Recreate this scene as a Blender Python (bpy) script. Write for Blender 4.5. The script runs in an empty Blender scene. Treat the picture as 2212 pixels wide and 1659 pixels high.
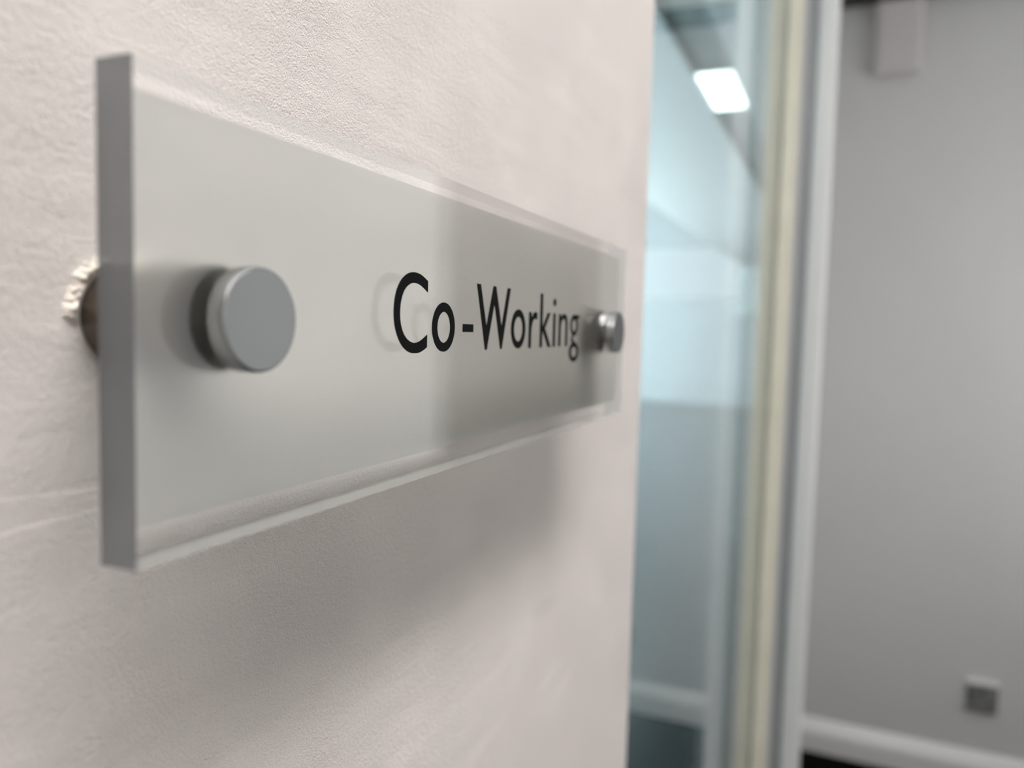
import bpy, bmesh, math, random
from mathutils import Matrix, Vector, noise

random.seed(7)
C = bpy.context.scene.collection
PI = math.pi

# ------------------------------------------------------------------ helpers
def link(name, mesh, mat, parent=None):
    o = bpy.data.objects.new(name, mesh)
    C.objects.link(o)
    mats = mat if isinstance(mat, (list, tuple)) else [mat]
    for m in mats:
        mesh.materials.append(m)
    if parent:
        o.parent = parent
        o.matrix_parent_inverse = Matrix.Translation(parent.location).inverted()
    return o

def obj(name, bm, mat, parent=None, smooth=False, bevel=0.0, seg=2):
    me = bpy.data.meshes.new(name)
    bmesh.ops.recalc_face_normals(bm, faces=bm.faces[:])
    bm.to_mesh(me)
    bm.free()
    o = link(name, me, mat, parent)
    if smooth:
        for p in me.polygons:
            p.use_smooth = True
    if bevel:
        b = o.modifiers.new('bevel', 'BEVEL')
        b.width = bevel
        b.segments = seg
        b.limit_method = 'ANGLE'
    return o

def add_box(bm, x0, x1, y0, y1, z0, z1):
    vs = [bm.verts.new((x, y, z)) for x in (x0, x1) for y in (y0, y1) for z in (z0, z1)]
    for f in ((0, 1, 3, 2), (4, 6, 7, 5), (0, 4, 5, 1), (2, 3, 7, 6), (0, 2, 6, 4), (1, 5, 7, 3)):
        bm.faces.new([vs[i] for i in f])
    return vs

def box(*a):
    bm = bmesh.new()
    add_box(bm, *a)
    return bm

def lathe_y(profile, cx, cz, n=72):
    """profile: list of (radius, y); revolved about the axis through (cx, cz) along y."""
    bm = bmesh.new()
    rings = []
    for r, y in profile:
        if r < 1e-7:
            rings.append([bm.verts.new((cx, y, cz))])
        else:
            rings.append([bm.verts.new((cx + r * math.cos(2 * PI * i / n), y, cz + r * math.sin(2 * PI * i / n))) for i in range(n)])
    for a, b in zip(rings, rings[1:]):
        for i in range(n):
            j = (i + 1) % n
            if len(a) == 1:
                bm.faces.new((a[0], b[i], b[j]))
            elif len(b) == 1:
                bm.faces.new((a[i], b[0], a[j]))
            else:
                bm.faces.new((a[i], b[i], b[j], a[j]))
    return bm

def struct(o):
    o['kind'] = 'structure'
    return o

def tag(o, label, cat, group=None):
    o['label'] = label
    o['category'] = cat
    if group:
        o['group'] = group
    return o

def empty(name, loc):
    o = bpy.data.objects.new(name, None)
    o.location = loc
    o.empty_display_size = 0.02
    C.objects.link(o)
    return o

# ---------------------------------------------------------------- materials
def new_mat(name):
    m = bpy.data.materials.new(name)
    m.use_nodes = True
    nt = m.node_tree
    for n in list(nt.nodes):
        nt.nodes.remove(n)
    out = nt.nodes.new('ShaderNodeOutputMaterial')
    return m, nt, out

def plain(name, col, rough=0.5, metal=0.0, spec=0.5, noise=0.0, nscale=30.0, bump=0.0, bscale=200.0, bdist=0.0005):
    m, nt, out = new_mat(name)
    p = nt.nodes.new('ShaderNodeBsdfPrincipled')
    p.inputs['Base Color'].default_value = (*col, 1)
    p.inputs['Roughness'].default_value = rough
    p.inputs['Metallic'].default_value = metal
    p.inputs['Specular IOR Level'].default_value = spec
    nt.links.new(p.outputs[0], out.inputs[0])
    tc = nt.nodes.new('ShaderNodeTexCoord')
    if noise:
        n = nt.nodes.new('ShaderNodeTexNoise')
        n.inputs['Scale'].default_value = nscale
        n.inputs['Detail'].default_value = 5
        nt.links.new(tc.outputs['Object'], n.inputs['Vector'])
        mp = nt.nodes.new('ShaderNodeMapRange')
        mp.inputs['From Min'].default_value = 0.3
        mp.inputs['From Max'].default_value = 0.7
        mp.inputs['To Min'].default_value = 1 - noise
        mp.inputs['To Max'].default_value = 1 + noise
        nt.links.new(n.outputs['Fac'], mp.inputs['Value'])
        h = nt.nodes.new('ShaderNodeVectorMath')
        h.operation = 'SCALE'
        h.inputs[0].default_value = col
        nt.links.new(mp.outputs[0], h.inputs['Scale'])
        nt.links.new(h.outputs[0], p.inputs['Base Color'])
    if bump:
        n2 = nt.nodes.new('ShaderNodeTexNoise')
        n2.inputs['Scale'].default_value = bscale
        n2.inputs['Detail'].default_value = 6
        nt.links.new(tc.outputs['Object'], n2.inputs['Vector'])
        b = nt.nodes.new('ShaderNodeBump')
        b.inputs['Strength'].default_value = bump
        b.inputs['Distance'].default_value = bdist
        nt.links.new(n2.outputs['Fac'], b.inputs['Height'])
        nt.links.new(b.outputs[0], p.inputs['Normal'])
    return m

def emit(name, col, strength):
    m, nt, out = new_mat(name)
    e = nt.nodes.new('ShaderNodeEmission')
    e.inputs['Color'].default_value = (*col, 1)
    e.inputs['Strength'].default_value = strength
    nt.links.new(e.outputs[0], out.inputs[0])
    return m

def fresnel_factor(nt, f0):
    """Schlick reflectance that is the same from both sides of a thin clear sheet."""
    lw = nt.nodes.new('ShaderNodeLayerWeight')
    lw.inputs['Blend'].default_value = 0.5
    pw = nt.nodes.new('ShaderNodeMath')
    pw.operation = 'POWER'
    pw.inputs[1].default_value = 5.5
    nt.links.new(lw.outputs['Facing'], pw.inputs[0])
    mr = nt.nodes.new('ShaderNodeMapRange')
    mr.inputs['To Min'].default_value = f0
    mr.inputs['To Max'].default_value = 1.0
    nt.links.new(pw.outputs[0], mr.inputs['Value'])
    return mr.outputs[0]

def clear_sheet(name, tint, f0=0.04, rough=0.0, haze=0.0, haze_col=(0.8, 0.8, 0.8)):
    m, nt, out = new_mat(name)
    t = nt.nodes.new('ShaderNodeBsdfTransparent')
    t.inputs[0].default_value = (*tint, 1)
    g = nt.nodes.new('ShaderNodeBsdfGlossy')
    g.inputs['Roughness'].default_value = rough
    g.inputs['Color'].default_value = (1, 1, 1, 1)
    base = t.outputs[0]
    if haze:
        d = nt.nodes.new('ShaderNodeBsdfTranslucent')
        d.inputs[0].default_value = (*haze_col, 1)
        d2 = nt.nodes.new('ShaderNodeBsdfDiffuse')
        d2.inputs[0].default_value = (*haze_col, 1)
        mm = nt.nodes.new('ShaderNodeMixShader')
        mm.inputs[0].default_value = 0.5
        nt.links.new(d.outputs[0], mm.inputs[1])
        nt.links.new(d2.outputs[0], mm.inputs[2])
        mh = nt.nodes.new('ShaderNodeMixShader')
        mh.inputs[0].default_value = haze
        nt.links.new(base, mh.inputs[1])
        nt.links.new(mm.outputs[0], mh.inputs[2])
        base = mh.outputs[0]
    mx = nt.nodes.new('ShaderNodeMixShader')
    nt.links.new(fresnel_factor(nt, f0), mx.inputs[0])
    nt.links.new(base, mx.inputs[1])
    nt.links.new(g.outputs[0], mx.inputs[2])
    nt.links.new(mx.outputs[0], out.inputs[0])
    return m

def frosted(name, refl, trans, mix, through, rough, forward):
    m, nt, out = new_mat(name)
    tc = nt.nodes.new('ShaderNodeTexCoord')
    n = nt.nodes.new('ShaderNodeTexNoise')
    n.inputs['Scale'].default_value = 4500
    n.inputs['Detail'].default_value = 2
    nt.links.new(tc.outputs['Object'], n.inputs['Vector'])
    cr = nt.nodes.new('ShaderNodeMapRange')
    cr.inputs['From Min'].default_value = 0.35
    cr.inputs['From Max'].default_value = 0.65
    cr.inputs['To Min'].default_value = 0.95
    cr.inputs['To Max'].default_value = 1.05
    nt.links.new(n.outputs['Fac'], cr.inputs['Value'])
    def scaled(col):
        h = nt.nodes.new('ShaderNodeVectorMath')
        h.operation = 'SCALE'
        h.inputs[0].default_value = col
        nt.links.new(cr.outputs[0], h.inputs['Scale'])
        return h.outputs[0]
    d = nt.nodes.new('ShaderNodeBsdfDiffuse')
    nt.links.new(scaled(refl), d.inputs[0])
    t = nt.nodes.new('ShaderNodeBsdfTranslucent')
    nt.links.new(scaled(trans), t.inputs[0])
    mx = nt.nodes.new('ShaderNodeMixShader')
    mx.inputs[0].default_value = mix
    nt.links.new(d.outputs[0], mx.inputs[1])
    nt.links.new(t.outputs[0], mx.inputs[2])
    # forward scattering: what lies close behind shows through as a blur
    r = nt.nodes.new('ShaderNodeBsdfRefraction')
    r.inputs['IOR'].default_value = 1.4
    r.inputs['Roughness'].default_value = rough
    nt.links.new(scaled(through), r.inputs['Color'])
    mf = nt.nodes.new('ShaderNodeMixShader')
    mf.inputs[0].default_value = forward
    nt.links.new(mx.outputs[0], mf.inputs[1])
    nt.links.new(r.outputs[0], mf.inputs[2])
    g = nt.nodes.new('ShaderNodeBsdfGlossy')
    g.inputs['Roughness'].default_value = 0.16
    mg = nt.nodes.new('ShaderNodeMixShader')
    mg.inputs[0].default_value = 0.055
    nt.links.new(mf.outputs[0], mg.inputs[1])
    nt.links.new(g.outputs[0], mg.inputs[2])
    nt.links.new(mg.outputs[0], out.inputs[0])
    return m

def plaster(name, col):
    """Painted wall: fine roller stipple over coarse trowel marks."""
    m, nt, out = new_mat(name)
    p = nt.nodes.new('ShaderNodeBsdfPrincipled')
    p.inputs['Roughness'].default_value = 0.75
    p.inputs['Specular IOR Level'].default_value = 0.3
    nt.links.new(p.outputs[0], out.inputs[0])
    tc = nt.nodes.new('ShaderNodeTexCoord')
    def nz(scale, detail, rough=0.55, vec=None, dist=0.0):
        n = nt.nodes.new('ShaderNodeTexNoise')
        n.inputs['Scale'].default_value = scale
        n.inputs['Detail'].default_value = detail
        n.inputs['Roughness'].default_value = rough
        n.inputs['Distortion'].default_value = dist
        nt.links.new(vec or tc.outputs['Object'], n.inputs['Vector'])
        return n.outputs['Fac']
    def math_(op, a, b):
        k = nt.nodes.new('ShaderNodeMath')
        k.operation = op
        for i, v in enumerate((a, b)):
            if isinstance(v, (int, float)):
                k.inputs[i].default_value = v
            else:
                nt.links.new(v, k.inputs[i])
        return k.outputs[0]
    fine = nz(2100, 3, 0.65)
    mid = nz(760, 3, 0.55, dist=0.5)
    big = nz(60, 4, 0.55)
    # horizontal trowel marks
    mpn = nt.nodes.new('ShaderNodeMapping')
    mpn.inputs['Scale'].default_value = (14, 14, 120)
    mpn.inputs['Rotation'].default_value = (0, math.radians(-6), 0)
    nt.links.new(tc.outputs['Object'], mpn.inputs['Vector'])
    strk = nz(1.0, 3, 0.5, mpn.outputs[0])
    # where the stipple is stronger
    patch = nt.nodes.new('ShaderNodeMapRange')
    patch.inputs['From Min'].default_value = 0.35
    patch.inputs['From Max'].default_value = 0.65
    patch.inputs['To Min'].default_value = 0.45
    patch.inputs['To Max'].default_value = 1.0
    nt.links.new(nz(22, 2), patch.inputs['Value'])
    h = math_('MULTIPLY', math_('ADD', math_('MULTIPLY', fine, 1.15), math_('MULTIPLY', mid, 0.95)), patch.outputs[0])
    h = math_('ADD', h, math_('MULTIPLY', big, 1.2))
    h = math_('ADD', h, math_('MULTIPLY', strk, 1.0))
    b = nt.nodes.new('ShaderNodeBump')
    b.inputs['Strength'].default_value = 1.0
    b.inputs['Distance'].default_value = 0.00042
    nt.links.new(h, b.inputs['Height'])
    nt.links.new(b.outputs[0], p.inputs['Normal'])
    # slight colour mottling of the paint
    ramp = nt.nodes.new('ShaderNodeMix')
    ramp.data_type = 'RGBA'
    ramp.inputs['A'].default_value = (*col, 1)
    ramp.inputs['B'].default_value = (col[0] * 0.985, col[1] * 0.955, col[2] * 0.97, 1)
    nt.links.new(nz(28, 4), ramp.inputs['Factor'])
    nt.links.new(ramp.outputs['Result'], p.inputs['Base Color'])
    return m

def brushed(name, col, rough, radial=False):
    m, nt, out = new_mat(name)
    p = nt.nodes.new('ShaderNodeBsdfPrincipled')
    p.inputs['Metallic'].default_value = 1.0
    p.inputs['Base Color'].default_value = (*col, 1)
    p.inputs['Roughness'].default_value = rough
    nt.links.new(p.outputs[0], out.inputs[0])
    tc = nt.nodes.new('ShaderNodeTexCoord')
    n = nt.nodes.new('ShaderNodeTexNoise')
    n.inputs['Scale'].default_value = 1200
    n.inputs['Detail'].default_value = 3
    nt.links.new(tc.outputs['Object'], n.inputs['Vector'])
    b = nt.nodes.new('ShaderNodeBump')
    b.inputs['Strength'].default_value = 0.25
    b.inputs['Distance'].default_value = 0.00005
    nt.links.new(n.outputs['Fac'], b.inputs['Height'])
    nt.links.new(b.outputs[0], p.inputs['Normal'])
    return m

M = {}
M['plaster'] = plaster('painted_plaster', (0.80, 0.752, 0.722))
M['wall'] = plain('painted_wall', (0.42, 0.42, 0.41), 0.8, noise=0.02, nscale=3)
M['end_wall'] = plain('end_wall_paint', (0.605, 0.605, 0.605), 0.8, noise=0.02, nscale=3)
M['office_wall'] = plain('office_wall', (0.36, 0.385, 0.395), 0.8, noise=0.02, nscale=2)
M['ceiling'] = plain('ceiling_paint', (0.84, 0.86, 0.85), 0.85, noise=0.015, nscale=3)
M['tone_step'] = plain('far_tone_step', (0.33, 0.355, 0.365), 0.7, noise=0.02, nscale=4)
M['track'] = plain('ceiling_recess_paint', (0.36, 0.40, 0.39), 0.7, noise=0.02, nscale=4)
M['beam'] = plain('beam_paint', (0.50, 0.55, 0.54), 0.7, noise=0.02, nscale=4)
M['black_carpet'] = plain('black_carpet', (0.004, 0.004, 0.004), 0.95, spec=0.05, noise=0.3, nscale=300, bump=0.5, bscale=600, bdist=0.002)
M['vinyl'] = plain('dark_vinyl_floor', (0.006, 0.011, 0.0115), 0.2, spec=0.5, noise=0.2, nscale=8)
[n for n in M['vinyl'].node_tree.nodes if n.type == 'BSDF_PRINCIPLED'][0].inputs['IOR'].default_value = 1.40
M['white_paint'] = plain('white_gloss_paint', (0.76, 0.755, 0.75), 0.35, noise=0.01, nscale=8)
M['grey_channel'] = plain('grey_metal_channel', (0.36, 0.36, 0.37), 0.4, noise=0.02, nscale=10)
M['cream'] = plain('cream_timber', (0.86, 0.80, 0.66), 0.45, noise=0.05, nscale=14)
M['dark_trim'] = plain('dark_trim_paint', (0.035, 0.034, 0.03), 0.6, noise=0.05, nscale=10)
M['dark_door'] = plain('dark_door_paint', (0.03, 0.03, 0.03), 0.5, noise=0.05, nscale=10)
M['box_plastic'] = plain('grey_box_plastic', (0.56, 0.54, 0.54), 0.5, noise=0.01, nscale=20)
M['socket_steel'] = plain('socket_face', (0.20, 0.20, 0.20), 0.45, noise=0.03, nscale=40)
M['socket_dark'] = plain('socket_dark', (0.02, 0.02, 0.02), 0.4, noise=0.03, nscale=40)
M['letters'] = plain('black_vinyl', (0.006, 0.0065, 0.007), 0.85, spec=0.08, noise=0.1, nscale=300)
M['acrylic'] = clear_sheet('clear_acrylic', (0.985, 0.985, 0.98), 0.04)
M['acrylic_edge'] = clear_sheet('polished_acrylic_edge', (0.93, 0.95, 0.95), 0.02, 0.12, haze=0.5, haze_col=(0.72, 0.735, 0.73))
M['acrylic_top'] = clear_sheet('acrylic_top_edge_greyed', (0.95, 0.96, 0.96), 0.02, 0.1, haze=0.16, haze_col=(0.40, 0.40, 0.41))  # top edge greyed in colour to stand for its reflection line
M['acrylic_end'] = clear_sheet('acrylic_end_darkened', (0.75, 0.77, 0.78), 0.04, 0.25, haze=0.88, haze_col=(0.20, 0.206, 0.212))  # end face darkened in colour for the dim view into the clear acrylic
M['frost'] = frosted('frosted_film', (0.22, 0.225, 0.215), (0.40, 0.405, 0.395), 0.5, (0.80, 0.83, 0.81), 0.42, 0.80)
M['film_back'] = clear_sheet('clear_film_backing', (1, 1, 1), 0.0)
M['glass'] = clear_sheet('partition_glass', (0.88, 0.97, 0.985), 0.045)
M['cap_metal'] = brushed('satin_steel_dimmed', (0.155, 0.16, 0.164), 0.32)  # steel darkened in colour to stand for the cap face's dim reflection
M['cap_side'] = brushed('steel_lit_side', (0.50, 0.51, 0.52), 0.24)  # same steel, brighter colour standing in for the light on the side
M['barrel_metal'] = brushed('dark_brown_steel', (0.135, 0.112, 0.092), 0.5)  # dark brown metal for the barrels
M['flake'] = plain('broken_plaster', (0.82, 0.76, 0.69), 0.85, noise=0.12, nscale=300, bump=0.8, bscale=700, bdist=0.0006)
M['led'] = emit('led_diffuser', (1.0, 0.97, 0.94), 22.5)
M['office_led'] = emit('office_led_diffuser', (1.0, 1.0, 0.97), 9.0)
M['day_pane'] = emit('daylight_pane', (1.0, 0.99, 0.97), 2.15)
M['side_fill'] = emit('side_fill_glow', (0.90, 0.97, 1.0), 100.0)  # added glow, out of view, that brightens the office
M['day_far'] = emit('daylight_far_pane', (0.86, 0.94, 1.0), 1.4)

# ---------------------------------------------------------------- camera
H = 1.35                      # eye height
CY = -0.1236                  # camera's distance from the sign wall (wall face is y = 0)
f_px = 1660.14
right = Vector((0.398026, -0.917002, 0.026240))
down = Vector((-0.054797, -0.052254, -0.997130))
fwd = Vector((0.915737, 0.395447, -0.071050))
fwd.normalize()
right = (right - fwd * right.dot(fwd)).normalized()
down = fwd.cross(right).normalized()
cam_d = bpy.data.cameras.new('camera')
cam = bpy.data.objects.new('camera', cam_d)
C.objects.link(cam)
up = -down
back = -fwd
cam.matrix_world = Matrix(((right.x, up.x, back.x, 0.0),
                           (right.y, up.y, back.y, CY),
                           (right.z, up.z, back.z, H),
                           (0, 0, 0, 1)))
cam_d.sensor_fit = 'HORIZONTAL'
cam_d.sensor_width = 36.0
cam_d.lens = f_px / 2212 * 36.0
cam_d.clip_start = 0.01
cam_d.clip_end = 100
cam_d.dof.use_dof = True
cam_d.dof.focus_distance = 0.192
cam_d.dof.aperture_fstop = 8.4
bpy.context.scene.camera = cam

# ---------------------------------------------------------------- setting
WX = 0.510       # where the sign wall stops and the glass begins
EX = 2.655       # end wall of the corridor
CZ = 2.42        # corridor ceiling
OW = -1.345      # opposite wall of the corridor
PX = 1.505       # white post that ends the glass

# sign wall
w = struct(obj('wall_left', box(-1.6, WX, 0.0, 0.12, 0.0, 3.3), M['plaster'], bevel=0.010, seg=5))
# wall beyond the post, in line with the glass
struct(obj('wall_left_end', box(PX + 0.06, EX + 0.12, 0.0, 0.03, 0.0, 2.65), M['end_wall']))
# end wall
bm = bmesh.new()
add_box(bm, EX, EX + 0.12, -0.752, -0.0005, 0.0, 2.65)
add_box(bm, EX, EX + 0.12, OW - 0.1, -0.752, 2.08, 2.65)
struct(obj('wall_end', bm, M['end_wall']))
d = struct(obj('door_1', box(EX + 0.03, EX + 0.075, OW + 0.005, -0.757, 0.005, 2.075), M['dark_door'], bevel=0.003))
dh = lathe_y([(0.0, -0.012), (0.024, -0.012), (0.026, 0.0), (0.026, 0.012), (0.0, 0.012)], 0, 0, 24)
bmesh.ops.transform(dh, matrix=Matrix.Translation((EX + 0.012, -0.83, 1.0)) @ Matrix.Rotation(PI / 2, 4, 'Z'), verts=dh.verts)
hd = obj('door_handle', dh, M['cap_metal'], d, smooth=True)
# opposite wall with a daylit window in it
W0, W1, WZ0, WZ1 = 1.05, 2.64, 0.84, 2.12
bm = bmesh.new()
add_box(bm, -1.6, W0, OW - 0.12, OW, 0, 2.65)
add_box(bm, W1, EX + 0.12, OW - 0.12, OW, 0, 2.65)
add_box(bm, W0, W1, OW - 0.12, OW, 0, WZ0)
add_box(bm, W0, W1, OW - 0.12, OW, WZ1, 2.65)
struct(obj('wall_right', bm, M['wall']))
bm = bmesh.new()
t = 0.022
add_box(bm, W0, W0 + t, OW - 0.08, OW + 0.012, WZ0, WZ1)
add_box(bm, W1 - t, W1, OW - 0.08, OW + 0.012, WZ0, WZ1)
add_box(bm, W0 + t, W1 - t, OW - 0.08, OW + 0.012, WZ0, WZ0 + t)
add_box(bm, W0 + t, W1 - t, OW - 0.08, OW + 0.012, WZ1 - t, WZ1)
win = struct(obj('window_1', bm, M['white_paint']))
obj('pane', box(W0 + t, W1 - t, OW - 0.06, OW - 0.05, WZ0 + t, WZ1 - t), M['day_pane'], win)
struct(obj('wall_back', box(-1.72, -1.6, OW - 0.12, 0.12, 0, 2.65), M['wall']))
struct(obj('ceiling_corridor', box(-1.72, EX + 0.12, OW - 0.12, 0.0, CZ, CZ + 0.1), M['ceiling']))
struct(obj('floor', box(-1.72, EX + 0.12, OW - 0.12, 0.0, -0.06, 0.0), M['black_carpet']))

# skirting along the end wall: face with a rounded top
def skirting(name, x, y0, y1, h=0.102, t_=0.030):
    prof = [(0, 0), (-t_, 0), (-t_, h * 0.58), (-t_ * 0.93, h * 0.66), (-t_ * 0.6, h * 0.84), (-t_ * 0.25, h * 0.96), (0, h)]
    bm = bmesh.new()
    a = [bm.verts.new((x + px, y0, pz)) for px, pz in prof]
    b = [bm.verts.new((x + px, y1, pz)) for px, pz in prof]
    n = len(prof)
    for i in range(n):
        j = (i + 1) % n
        bm.faces.new((a[i], a[j], b[j], b[i]))
    bm.faces.new(a)
    bm.faces.new(b[::-1])
    return struct(obj(name, bm, M['white_paint']))
skirting('baseboard_end', EX, -0.752, -0.001)

# dark strip at the head of the end wall
struct(obj('trim_1', box(EX - 0.05, EX, -0.75, -0.001, 2.368, CZ), M['dark_trim'], bevel=0.004))

# glass partition, flush with the sign wall
g = struct(obj('window_2', box(WX - 0.003, PX + 0.02, 0.004, 0.012, 0.0, 2.64), M['glass']))
# post at the end of the glass: cream timber bead, white lip, recessed grey channel, white architrave
struct(obj('trim_2', box(PX, PX + 0.06, -0.0240, 0.0035, 0.0, CZ), M['cream'], bevel=0.004))
struct(obj('trim_3', box(PX + 0.002, PX + 0.06, -0.0285, -0.0241, 0.0, CZ), M['white_paint'], bevel=0.001))
struct(obj('trim_4', box(PX + 0.012, PX + 0.06, -0.0495, -0.0286, 0.0, CZ), M['grey_channel']))
struct(obj('trim_7', box(PX - 0.006, PX + 0.075, -0.0835, -0.0496, 0.0, CZ), M['white_paint'], bevel=0.007, seg=4))
# cream timber jamb behind the glass
struct(obj('trim_8', box(PX, PX + 0.06, 0.0125, 0.030, 0.0, 2.64), M['cream'], bevel=0.004))

# ---------------------------------------------------------------- office beyond the glass
RC = H + 1.30                 # its low ceiling
FX = 15.2
LE = 1.75                     # edge of the low ceiling
struct(obj('floor_office', box(-1.0, FX + 0.2, 0.0, 7.1, -0.06, -0.001), M['vinyl']))
bm = bmesh.new()
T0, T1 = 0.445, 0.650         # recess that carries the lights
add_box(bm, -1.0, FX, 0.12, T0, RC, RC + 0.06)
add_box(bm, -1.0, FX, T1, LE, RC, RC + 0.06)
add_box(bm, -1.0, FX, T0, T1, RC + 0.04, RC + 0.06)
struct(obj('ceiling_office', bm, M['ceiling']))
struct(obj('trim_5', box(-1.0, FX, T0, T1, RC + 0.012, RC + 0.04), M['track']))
struct(obj('ceiling_office_high', box(-1.0, FX + 0.2, LE, 7.1, 3.95, 4.05), M['ceiling']))
# far wall, with a high window band
FW0, FW1, FZ0, FZ1 = 1.80, 3.75, H + 0.66, H + 1.68
bm = bmesh.new()
add_box(bm, FX, FX + 0.15, 0.0, FW0, 0, 4.05)
add_box(bm, FX, FX + 0.15, FW1, 7.1, 0, 4.05)
add_box(bm, FX, FX + 0.15, FW0, FW1, 0, FZ0)
add_box(bm, FX, FX + 0.15, FW0, FW1, FZ1, 4.05)
struct(obj('wall_far', bm, M['office_wall']))
win = struct(obj('window_3', box(FX + 0.02, FX + 0.06, FW0, FW1, FZ0, FZ0 + 0.03), M['office_wall']))
obj('pane', box(FX + 0.07, FX + 0.08, FW0, FW1, FZ0, FZ1), M['day_far'], win)
struct(obj('tone_band', box(FX - 0.04, FX, 0.13, 6.9, 0.0, 0.45), M['tone_step']))  # added band, its tone imitates light fading towards the floor
# dark pier beside the window
struct(obj('wall_pier', box(FX - 0.12, FX, 1.40, 1.78, H + 0.38, RC), M['beam']))
# unseen office side, with a glowing panel added to light the ceiling
SY = 7.0
bm = bmesh.new()
add_box(bm, -1.0, FX, SY, SY + 0.1, 0, 0.9)
add_box(bm, -1.0, FX, SY, SY + 0.1, 2.5, 4.05)
add_box(bm, 11.0, FX, SY, SY + 0.1, 0.9, 2.5)
add_box(bm, -1.0, 4.0, SY, SY + 0.1, 0.9, 2.5)
struct(obj('wall_office_side', bm, M['office_wall']))
win = struct(obj('fill_panel', box(4.0, 11.0, SY + 0.02, SY + 0.05, 0.9, 0.96), M['white_paint']))
obj('pane', box(4.0, 11.0, SY + 0.06, SY + 0.07, 0.9, 2.5), M['side_fill'], win)  # glowing fill surface, added to brighten the office
struct(obj('spill_blocker', box(-1.0, 3.5, 1.90, 2.0, 0, 2.2), M['office_wall']))  # unseen, added to keep office light from spilling into the corridor
struct(obj('wall_office_back', box(-1.1, -1.0, 0.12, SY + 0.1, 0, 4.05), M['office_wall']))

def ceiling_light(name, x0, x1, y0, y1, z, mat, label):
    e = empty(name, ((x0 + x1) / 2, (y0 + y1) / 2, z))
    bm = bmesh.new()
    b_ = 0.012
    add_box(bm, x0 - b_, x0, y0 - b_, y1 + b_, z - 0.012, z)
    add_box(bm, x1, x1 + b_, y0 - b_, y1 + b_, z - 0.012, z)
    add_box(bm, x0, x1, y0 - b_, y0, z - 0.012, z)
    add_box(bm, x0, x1, y1, y1 + b_, z - 0.012, z)
    obj('frame', bm, M['white_paint'], e)
    obj('diffuser', box(x0, x1, y0, y1, z - 0.008, z - 0.001), mat, e)
    return tag(e, label, 'ceiling light')

ceiling_light('ceiling_light', 3.99, 4.65, T0 + 0.014, T1 - 0.014, RC + 0.012, M['office_led'],
              'bright rectangular light panel set in the grey ceiling recess beyond the glass')
ceiling_light('ceiling_light', -1.10, 0.65, -0.57, -0.34, CZ, M['led'],
              'long white light panel on the corridor ceiling above the sign')

# ---------------------------------------------------------------- small things on the end wall
e = empty('power_socket', (EX, -0.557, 0.27))
sy0, sy1, sz0, sz1 = -0.600, -0.514, 0.228, 0.314
obj('lit_top_edge', box(EX - 0.012, EX - 0.0002, sy0 - 0.001, sy1 + 0.001, sz0 + 0.002, sz1 + 0.011), M['white_paint'], e, bevel=0.002)  # white strip standing in for light caught on the faceplate's top edge
obj('faceplate', box(EX - 0.014, EX - 0.0002, sy0, sy1, sz0, sz1), M['socket_steel'], e, bevel=0.003)
for a in ((-0.561, -0.553, 0.284, 0.304), (-0.583, -0.575, 0.256, 0.264), (-0.539, -0.531, 0.256, 0.264)):
    obj('pin_hole', box(EX - 0.0150, EX - 0.0136, *a), M['socket_dark'], e)
bm = box(EX - 0.018, EX - 0.0136, -0.532, -0.522, 0.276, 0.296)
obj('switch', bm, M['socket_dark'], e, bevel=0.001)
tag(e, 'small dark grey power socket low on the end wall above the skirting', 'socket')

e = empty('surface_mount_box', (EX, -0.227, 2.27))
by0, by1, bz0, bz1 = -0.288, -0.152, 2.147, 2.366
obj('box_body', box(EX - 0.045, EX - 0.0002, by0, by1, bz0, bz1), M['box_plastic'], e, bevel=0.018, seg=4)
obj('cover', box(EX - 0.049, EX - 0.0445, by0 + 0.018, by1 - 0.018, bz0 + 0.018, bz1 - 0.018), M['box_plastic'], e, bevel=0.002)
tag(e, 'grey plastic box high on the end wall under the dark strip', 'wall box')

# ---------------------------------------------------------------- the sign
FY = CY + 0.09463             # front face
BY = FY + 0.0075              # back face
SX0 = 0.08068
SX1 = SX0 + 0.26668
SZ = H + 0.00013
SH = 0.0375
sign = empty('door_sign', (SX0, 0, SZ - SH))
tag(sign, 'clear acrylic sign reading Co-Working on steel stand-offs beside the glass', 'sign')

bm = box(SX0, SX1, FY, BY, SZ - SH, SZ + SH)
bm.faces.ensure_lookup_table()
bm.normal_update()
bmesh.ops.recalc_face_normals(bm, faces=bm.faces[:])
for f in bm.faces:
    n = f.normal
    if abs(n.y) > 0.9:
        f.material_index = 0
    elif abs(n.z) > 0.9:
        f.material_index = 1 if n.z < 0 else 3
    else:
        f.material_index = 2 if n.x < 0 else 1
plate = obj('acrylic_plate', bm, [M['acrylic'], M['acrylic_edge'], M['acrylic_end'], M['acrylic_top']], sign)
plate['label'] = 'thick clear acrylic plate with polished edges'

# one sheet inside the plate
bm = box(SX0 + 0.0022, SX1 - 0.0016, FY + 0.0030, FY + 0.00315, SZ - 0.0320, SZ + 0.0338)
bmesh.ops.recalc_face_normals(bm, faces=bm.faces[:])
for f in bm.faces:
    f.material_index = 0 if f.normal.y < -0.9 else 1
film = obj('frosted_panel', bm, [M['frost'], M['film_back']], sign)
film['label'] = 'frosted silver grey panel'

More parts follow.
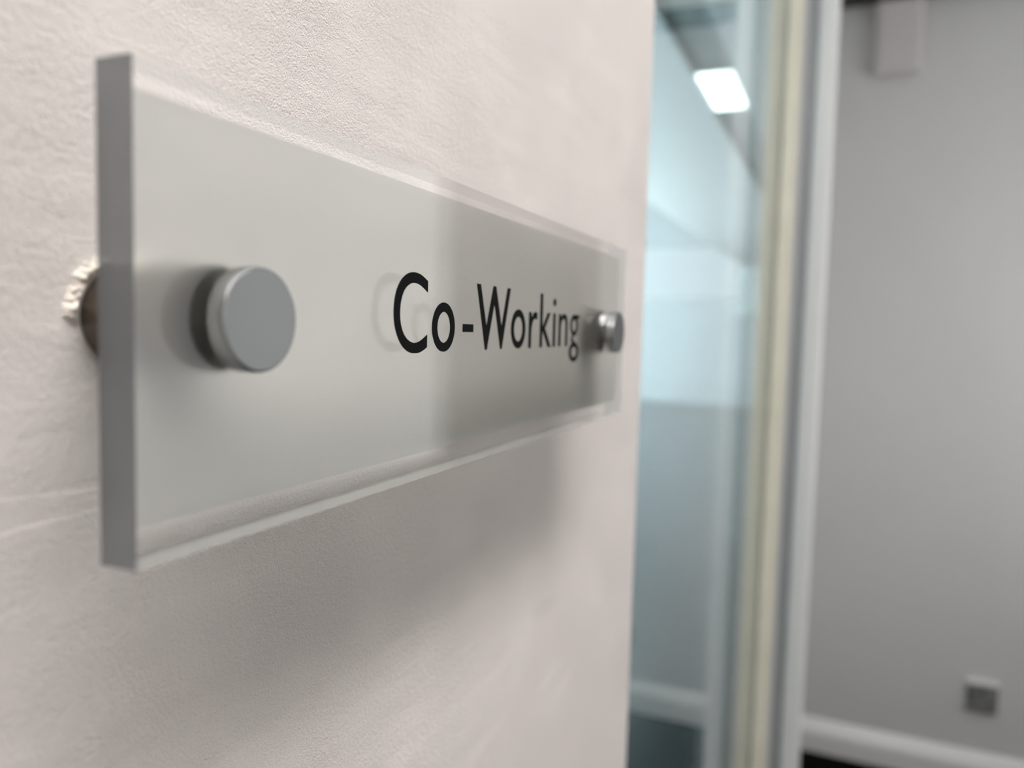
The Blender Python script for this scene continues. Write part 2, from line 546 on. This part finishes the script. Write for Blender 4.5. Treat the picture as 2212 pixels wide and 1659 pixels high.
# stand-offs: barrel to the wall and a cap on the front
ST = 0.0037
def standoff(cx, cz):
    R, RB = 0.0090, 0.0095
    b = obj('standoff', lathe_y([(0, BY + 0.0001), (RB * 0.93, BY + 0.0001), (RB, BY + 0.0010), (RB, -0.0012), (RB * 0.94, 0.0), (0, 0.0)], cx, cz), M['barrel_metal'], sign, smooth=True)
    em = b.modifiers.new('edges', 'EDGE_SPLIT')
    em.split_angle = math.radians(30)
    b['label'] = 'brown tinted steel stand-off barrel'
    y = FY - 0.0001
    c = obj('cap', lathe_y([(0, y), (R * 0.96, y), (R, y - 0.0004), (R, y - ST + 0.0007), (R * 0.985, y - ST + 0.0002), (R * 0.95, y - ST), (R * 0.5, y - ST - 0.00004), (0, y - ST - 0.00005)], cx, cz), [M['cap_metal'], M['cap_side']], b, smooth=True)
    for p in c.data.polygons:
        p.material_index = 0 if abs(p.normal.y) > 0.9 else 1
    c['label'] = 'satin steel stand-off cap'
    em = c.modifiers.new('edges', 'EDGE_SPLIT')
    em.split_angle = math.radians(30)
standoff(SX0 + 0.0223, SZ + 0.0003)
standoff(SX1 - 0.0208, SZ - 0.0003)

# ---- lettering, in millimetres on the plate (x from the left edge, z from the middle)
def arc(cx, cz, rx, rz, a0, a1, n):
    return [(cx + rx * math.cos(math.radians(a0 + (a1 - a0) * i / n)), cz + rz * math.sin(math.radians(a0 + (a1 - a0) * i / n))) for i in range(n + 1)]
def smooth(pts, k=6, closed=False):
    out = []
    n = len(pts)
    for i in range(n - 1):
        p0 = pts[max(i - 1, 0)]
        p1, p2 = pts[i], pts[i + 1]
        p3 = pts[min(i + 2, n - 1)]
        for s in range(k):
            t_ = s / k
            out.append(tuple(0.5 * (2 * p1[j] + (p2[j] - p0[j]) * t_ + (2 * p0[j] - 5 * p1[j] + 4 * p2[j] - p3[j]) * t_ ** 2 + (3 * p1[j] - p0[j] - 3 * p2[j] + p3[j]) * t_ ** 3) for j in (0, 1)))
    out.append(pts[-1])
    return out
def ring(l, r, t_, b_, n=56):
    return arc((l + r) / 2, (t_ + b_) / 2, (r - l) / 2, (t_ - b_) / 2, 0, 360 * (n - 1) / n, n - 1)

def letter(polys, label):
    cu = bpy.data.curves.new('tmp', 'CURVE')
    cu.dimensions = '2D'
    cu.fill_mode = 'BOTH'
    cu.extrude = 0.00006
    for poly in polys:
        sp = cu.splines.new('POLY')
        sp.points.add(len(poly) - 1)
        for i, (x, z) in enumerate(poly):
            sp.points[i].co = (x / 1000, z / 1000, 0, 1)
        sp.use_cyclic_u = True
    tmp = bpy.data.objects.new('tmp', cu)
    C.objects.link(tmp)
    bpy.context.view_layer.update()
    me = bpy.data.meshes.new_from_object(tmp.evaluated_get(bpy.context.evaluated_depsgraph_get()))
    bpy.data.objects.remove(tmp)
    bpy.data.curves.remove(cu)
    me.name = 'letter'
    me.transform(Matrix.Translation((SX0, FY - 0.00007, SZ)) @ Matrix.Rotation(PI / 2, 4, 'X'))
    me.materials.clear()
    o = link('letter', me, M['letters'], sign)
    o['label'] = label
    return o

c_out = smooth([(84.80, 11.05), (82.23, 12.13), (79.89, 12.66), (77.61, 12.70), (75.41, 12.25), (73.27, 11.18), (71.50, 9.55), (70.28, 7.62), (69.61, 5.36), (69.40, 3.13), (69.65, 0.91), (70.38, -1.14), (71.56, -3.00), (73.25, -4.66), (75.15, -5.74), (77.11, -6.33), (79.10, -6.49), (81.12, -6.35), (83.16, -5.78), (84.80, -5.05)])
c_in = smooth([(84.80, -2.03), (82.77, -3.01), (80.74, -3.75), (78.73, -3.98), (77.03, -3.72), (75.34, -3.02), (73.94, -1.90), (72.90, -0.40), (72.30, 1.25), (72.12, 3.00), (72.32, 5.00), (72.87, 6.63), (73.77, 8.09), (75.0, 9.18), (76.59, 9.92), (78.26, 10.22), (80.26, 10.08), (82.03, 9.58), (84.80, 8.35)])
letter([c_out + c_in], 'black letter C')
letter([ring(87.26, 99.30, 6.23, -6.35), ring(89.87, 96.74, 3.84, -4.05)], 'black letter o after the C')
letter([[(103.88, 0.95), (110.28, 0.95), (110.28, -1.22), (103.88, -1.22)]], 'black hyphen')
letter([[(112.0, 12.25), (114.5, 12.25), (118.74, 0.48), (122.92, 12.25), (124.83, 12.25), (129.21, 0.60), (133.1, 12.25), (135.5, 12.25), (129.76, -6.15), (128.65, -6.15), (123.86, 7.1), (119.25, -6.2), (118.1, -6.2)]], 'black letter W')
letter([ring(136.35, 147.95, 6.15, -6.15), ring(138.75, 145.45, 3.80, -3.88)], 'black letter o after the W')
letter([[(150.75, 5.6), (153.0, 5.6)] + smooth([(153.05, 3.6), (154.47, 5.1), (155.98, 5.75), (158.15, 5.5)], 5) + smooth([(158.15, 3.25), (156.6, 3.45), (155.3, 3.35), (154.2, 2.5), (153.3, 0.8), (153.05, -1.2)], 5) + [(153.05, -6.15), (150.75, -6.15)]], 'black letter r')
letter([[(160.55, 12.1), (163.0, 12.1), (163.1, 0.95), (167.7, 5.85), (170.6, 5.85), (165.6, 0.55), (171.6, -6.0), (168.4, -6.0), (163.1, -0.30), (163.1, -6.0), (160.65, -6.0)]], 'black letter k')
letter([[(173.2, 5.85), (175.65, 5.85), (175.75, -5.95), (173.3, -5.95)], ring(172.95, 176.0, 11.0, 8.3, 24)], 'black letter i')
letter([[(178.9, 5.75), (181.3, 5.75)] + smooth([(181.35, 4.2), (182.6, 5.45), (184.6, 6.0), (186.9, 5.5), (188.3, 4.0), (188.75, 2.0)], 5) + [(188.8, -5.85), (186.35, -5.85)] + smooth([(186.3, 1.6), (185.9, 3.1), (184.9, 4.0), (183.4, 3.85), (182.1, 3.0), (181.45, 1.2)], 5) + [(181.4, -5.85), (179.0, -5.85)]], 'black letter n')
g_out = arc(196.2, 2.0, 4.75, 4.0, 52, 250, 26)
g_tail = smooth([(193.6, -2.6), (193.0, -3.3), (193.6, -4.1), (195.2, -4.55)], 4)
letter([ring(191.6, 200.8, 6.0, -2.15, 40), ring(193.9, 198.5, 4.1, -0.35, 40)], 'black upper bowl of letter g')
letter([[(196.4, 5.95), (201.9, 5.95), (201.9, 4.5), (199.4, 4.4), (198.4, 4.6)]], 'black ear of letter g')
letter([[(193.8, -1.7), (195.3, -2.05), (194.9, -3.1), (195.7, -3.7), (197.5, -4.4), (196.4, -4.9), (194.0, -4.6), (192.9, -3.9), (192.8, -3.0)]], 'black neck of letter g')
letter([ring(190.8, 202.2, -4.35, -11.9, 44), ring(193.5, 199.5, -6.2, -10.0, 44)], 'black lower loop of letter g')

# ---- broken paint round the left stand-off, part of the sign wall
bm = bmesh.new()
cx, cz = SX0 + 0.0223, SZ + 0.0003
rings = []
n, m = 170, 16
for k in range(m + 1):
    u = k / m
    vs = []
    for i in range(n + 1):
        a = math.radians(98 + 96 * i / n)
        fall = min(1.0, min(i, n - i) / (n * 0.16))
        reach = (0.0024 + 0.0014 * noise.noise(Vector((i * 0.055, 3.1, 0))) + 0.0007 * noise.noise(Vector((i * 0.21, 7.7, 0)))) * (0.25 + 0.75 * fall)
        rr = 0.0096 + u * reach
        px, pz = cx + rr * math.cos(a), cz + rr * math.sin(a)
        rough = noise.noise(Vector((px, 0.3, pz)) * 900) + 0.6 * noise.noise(Vector((px, 0.9, pz)) * 2100)
        hh = 0.0011 * fall * math.sin(PI * min(1.0, 0.12 + u * 0.88)) ** 0.7 * (1 + 0.55 * rough) - 0.00015
        vs.append(bm.verts.new((px, -hh, pz)))
    rings.append(vs)
for a, b in zip(rings, rings[1:]):
    for i in range(n):
        bm.faces.new((a[i], a[i + 1], b[i + 1], b[i]))
fl = obj('paint_flake', bm, M['flake'], w, smooth=True)
fl['label'] = 'cracked raised paint around the left stand-off'
sd = fl.modifiers.new('thick', 'SOLIDIFY')
sd.thickness = 0.0005

# ---- two raised trowel lines on the sign wall, left of and below the plate
for pts in (((0.060, -0.0288), (0.0795, -0.0300), (0.0966, -0.0312), (0.109, -0.0315)),
            ((0.060, -0.0364), (0.0795, -0.0356), (0.0966, -0.0351), (0.114, -0.0349))):
    bm = bmesh.new()
    path = smooth(list(pts), 14)
    rows = []
    for i, (x, z) in enumerate(path):
        e_ = math.sin(PI * i / (len(path) - 1)) ** 0.5
        wv = 0.00022 * noise.noise(Vector((x * 700, 1.0, z * 700)))
        hgt = 0.00016 * e_ * (1 + 0.5 * noise.noise(Vector((x * 900, 5.0, 0))))
        rows.append([bm.verts.new((x, 0.0003, SZ + z + wv - 0.0011)), bm.verts.new((x, -hgt, SZ + z + wv + 0.0002)), bm.verts.new((x, 0.0003, SZ + z + wv + 0.0006))])
    for a, b in zip(rows, rows[1:]):
        for q in (0, 1):
            bm.faces.new((a[q], a[q + 1], b[q + 1], b[q]))
    obj('trowel_ridge', bm, M['plaster'], w, smooth=True)

# ---------------------------------------------------------------- world, view
wd = bpy.data.worlds.new('world')
bpy.context.scene.world = wd
wd.use_nodes = True
wd.node_tree.nodes['Background'].inputs[0].default_value = (0.8, 0.9, 1.0, 1)
wd.node_tree.nodes['Background'].inputs[1].default_value = 0.3
sc = bpy.context.scene
sc.view_settings.view_transform = 'Standard'
sc.view_settings.look = 'None'
sc.view_settings.exposure = 0.0
sc.view_settings.gamma = 1.0
sc.cycles.use_denoising = True
sc.cycles.max_bounces = 14
sc.cycles.transmission_bounces = 10
sc.cycles.sample_clamp_indirect = 8.0
sc.cycles.diffuse_bounces = 6
sc.cycles.glossy_bounces = 8
sc.cycles.transparent_max_bounces = 24
sc.cycles.caustics_reflective = True
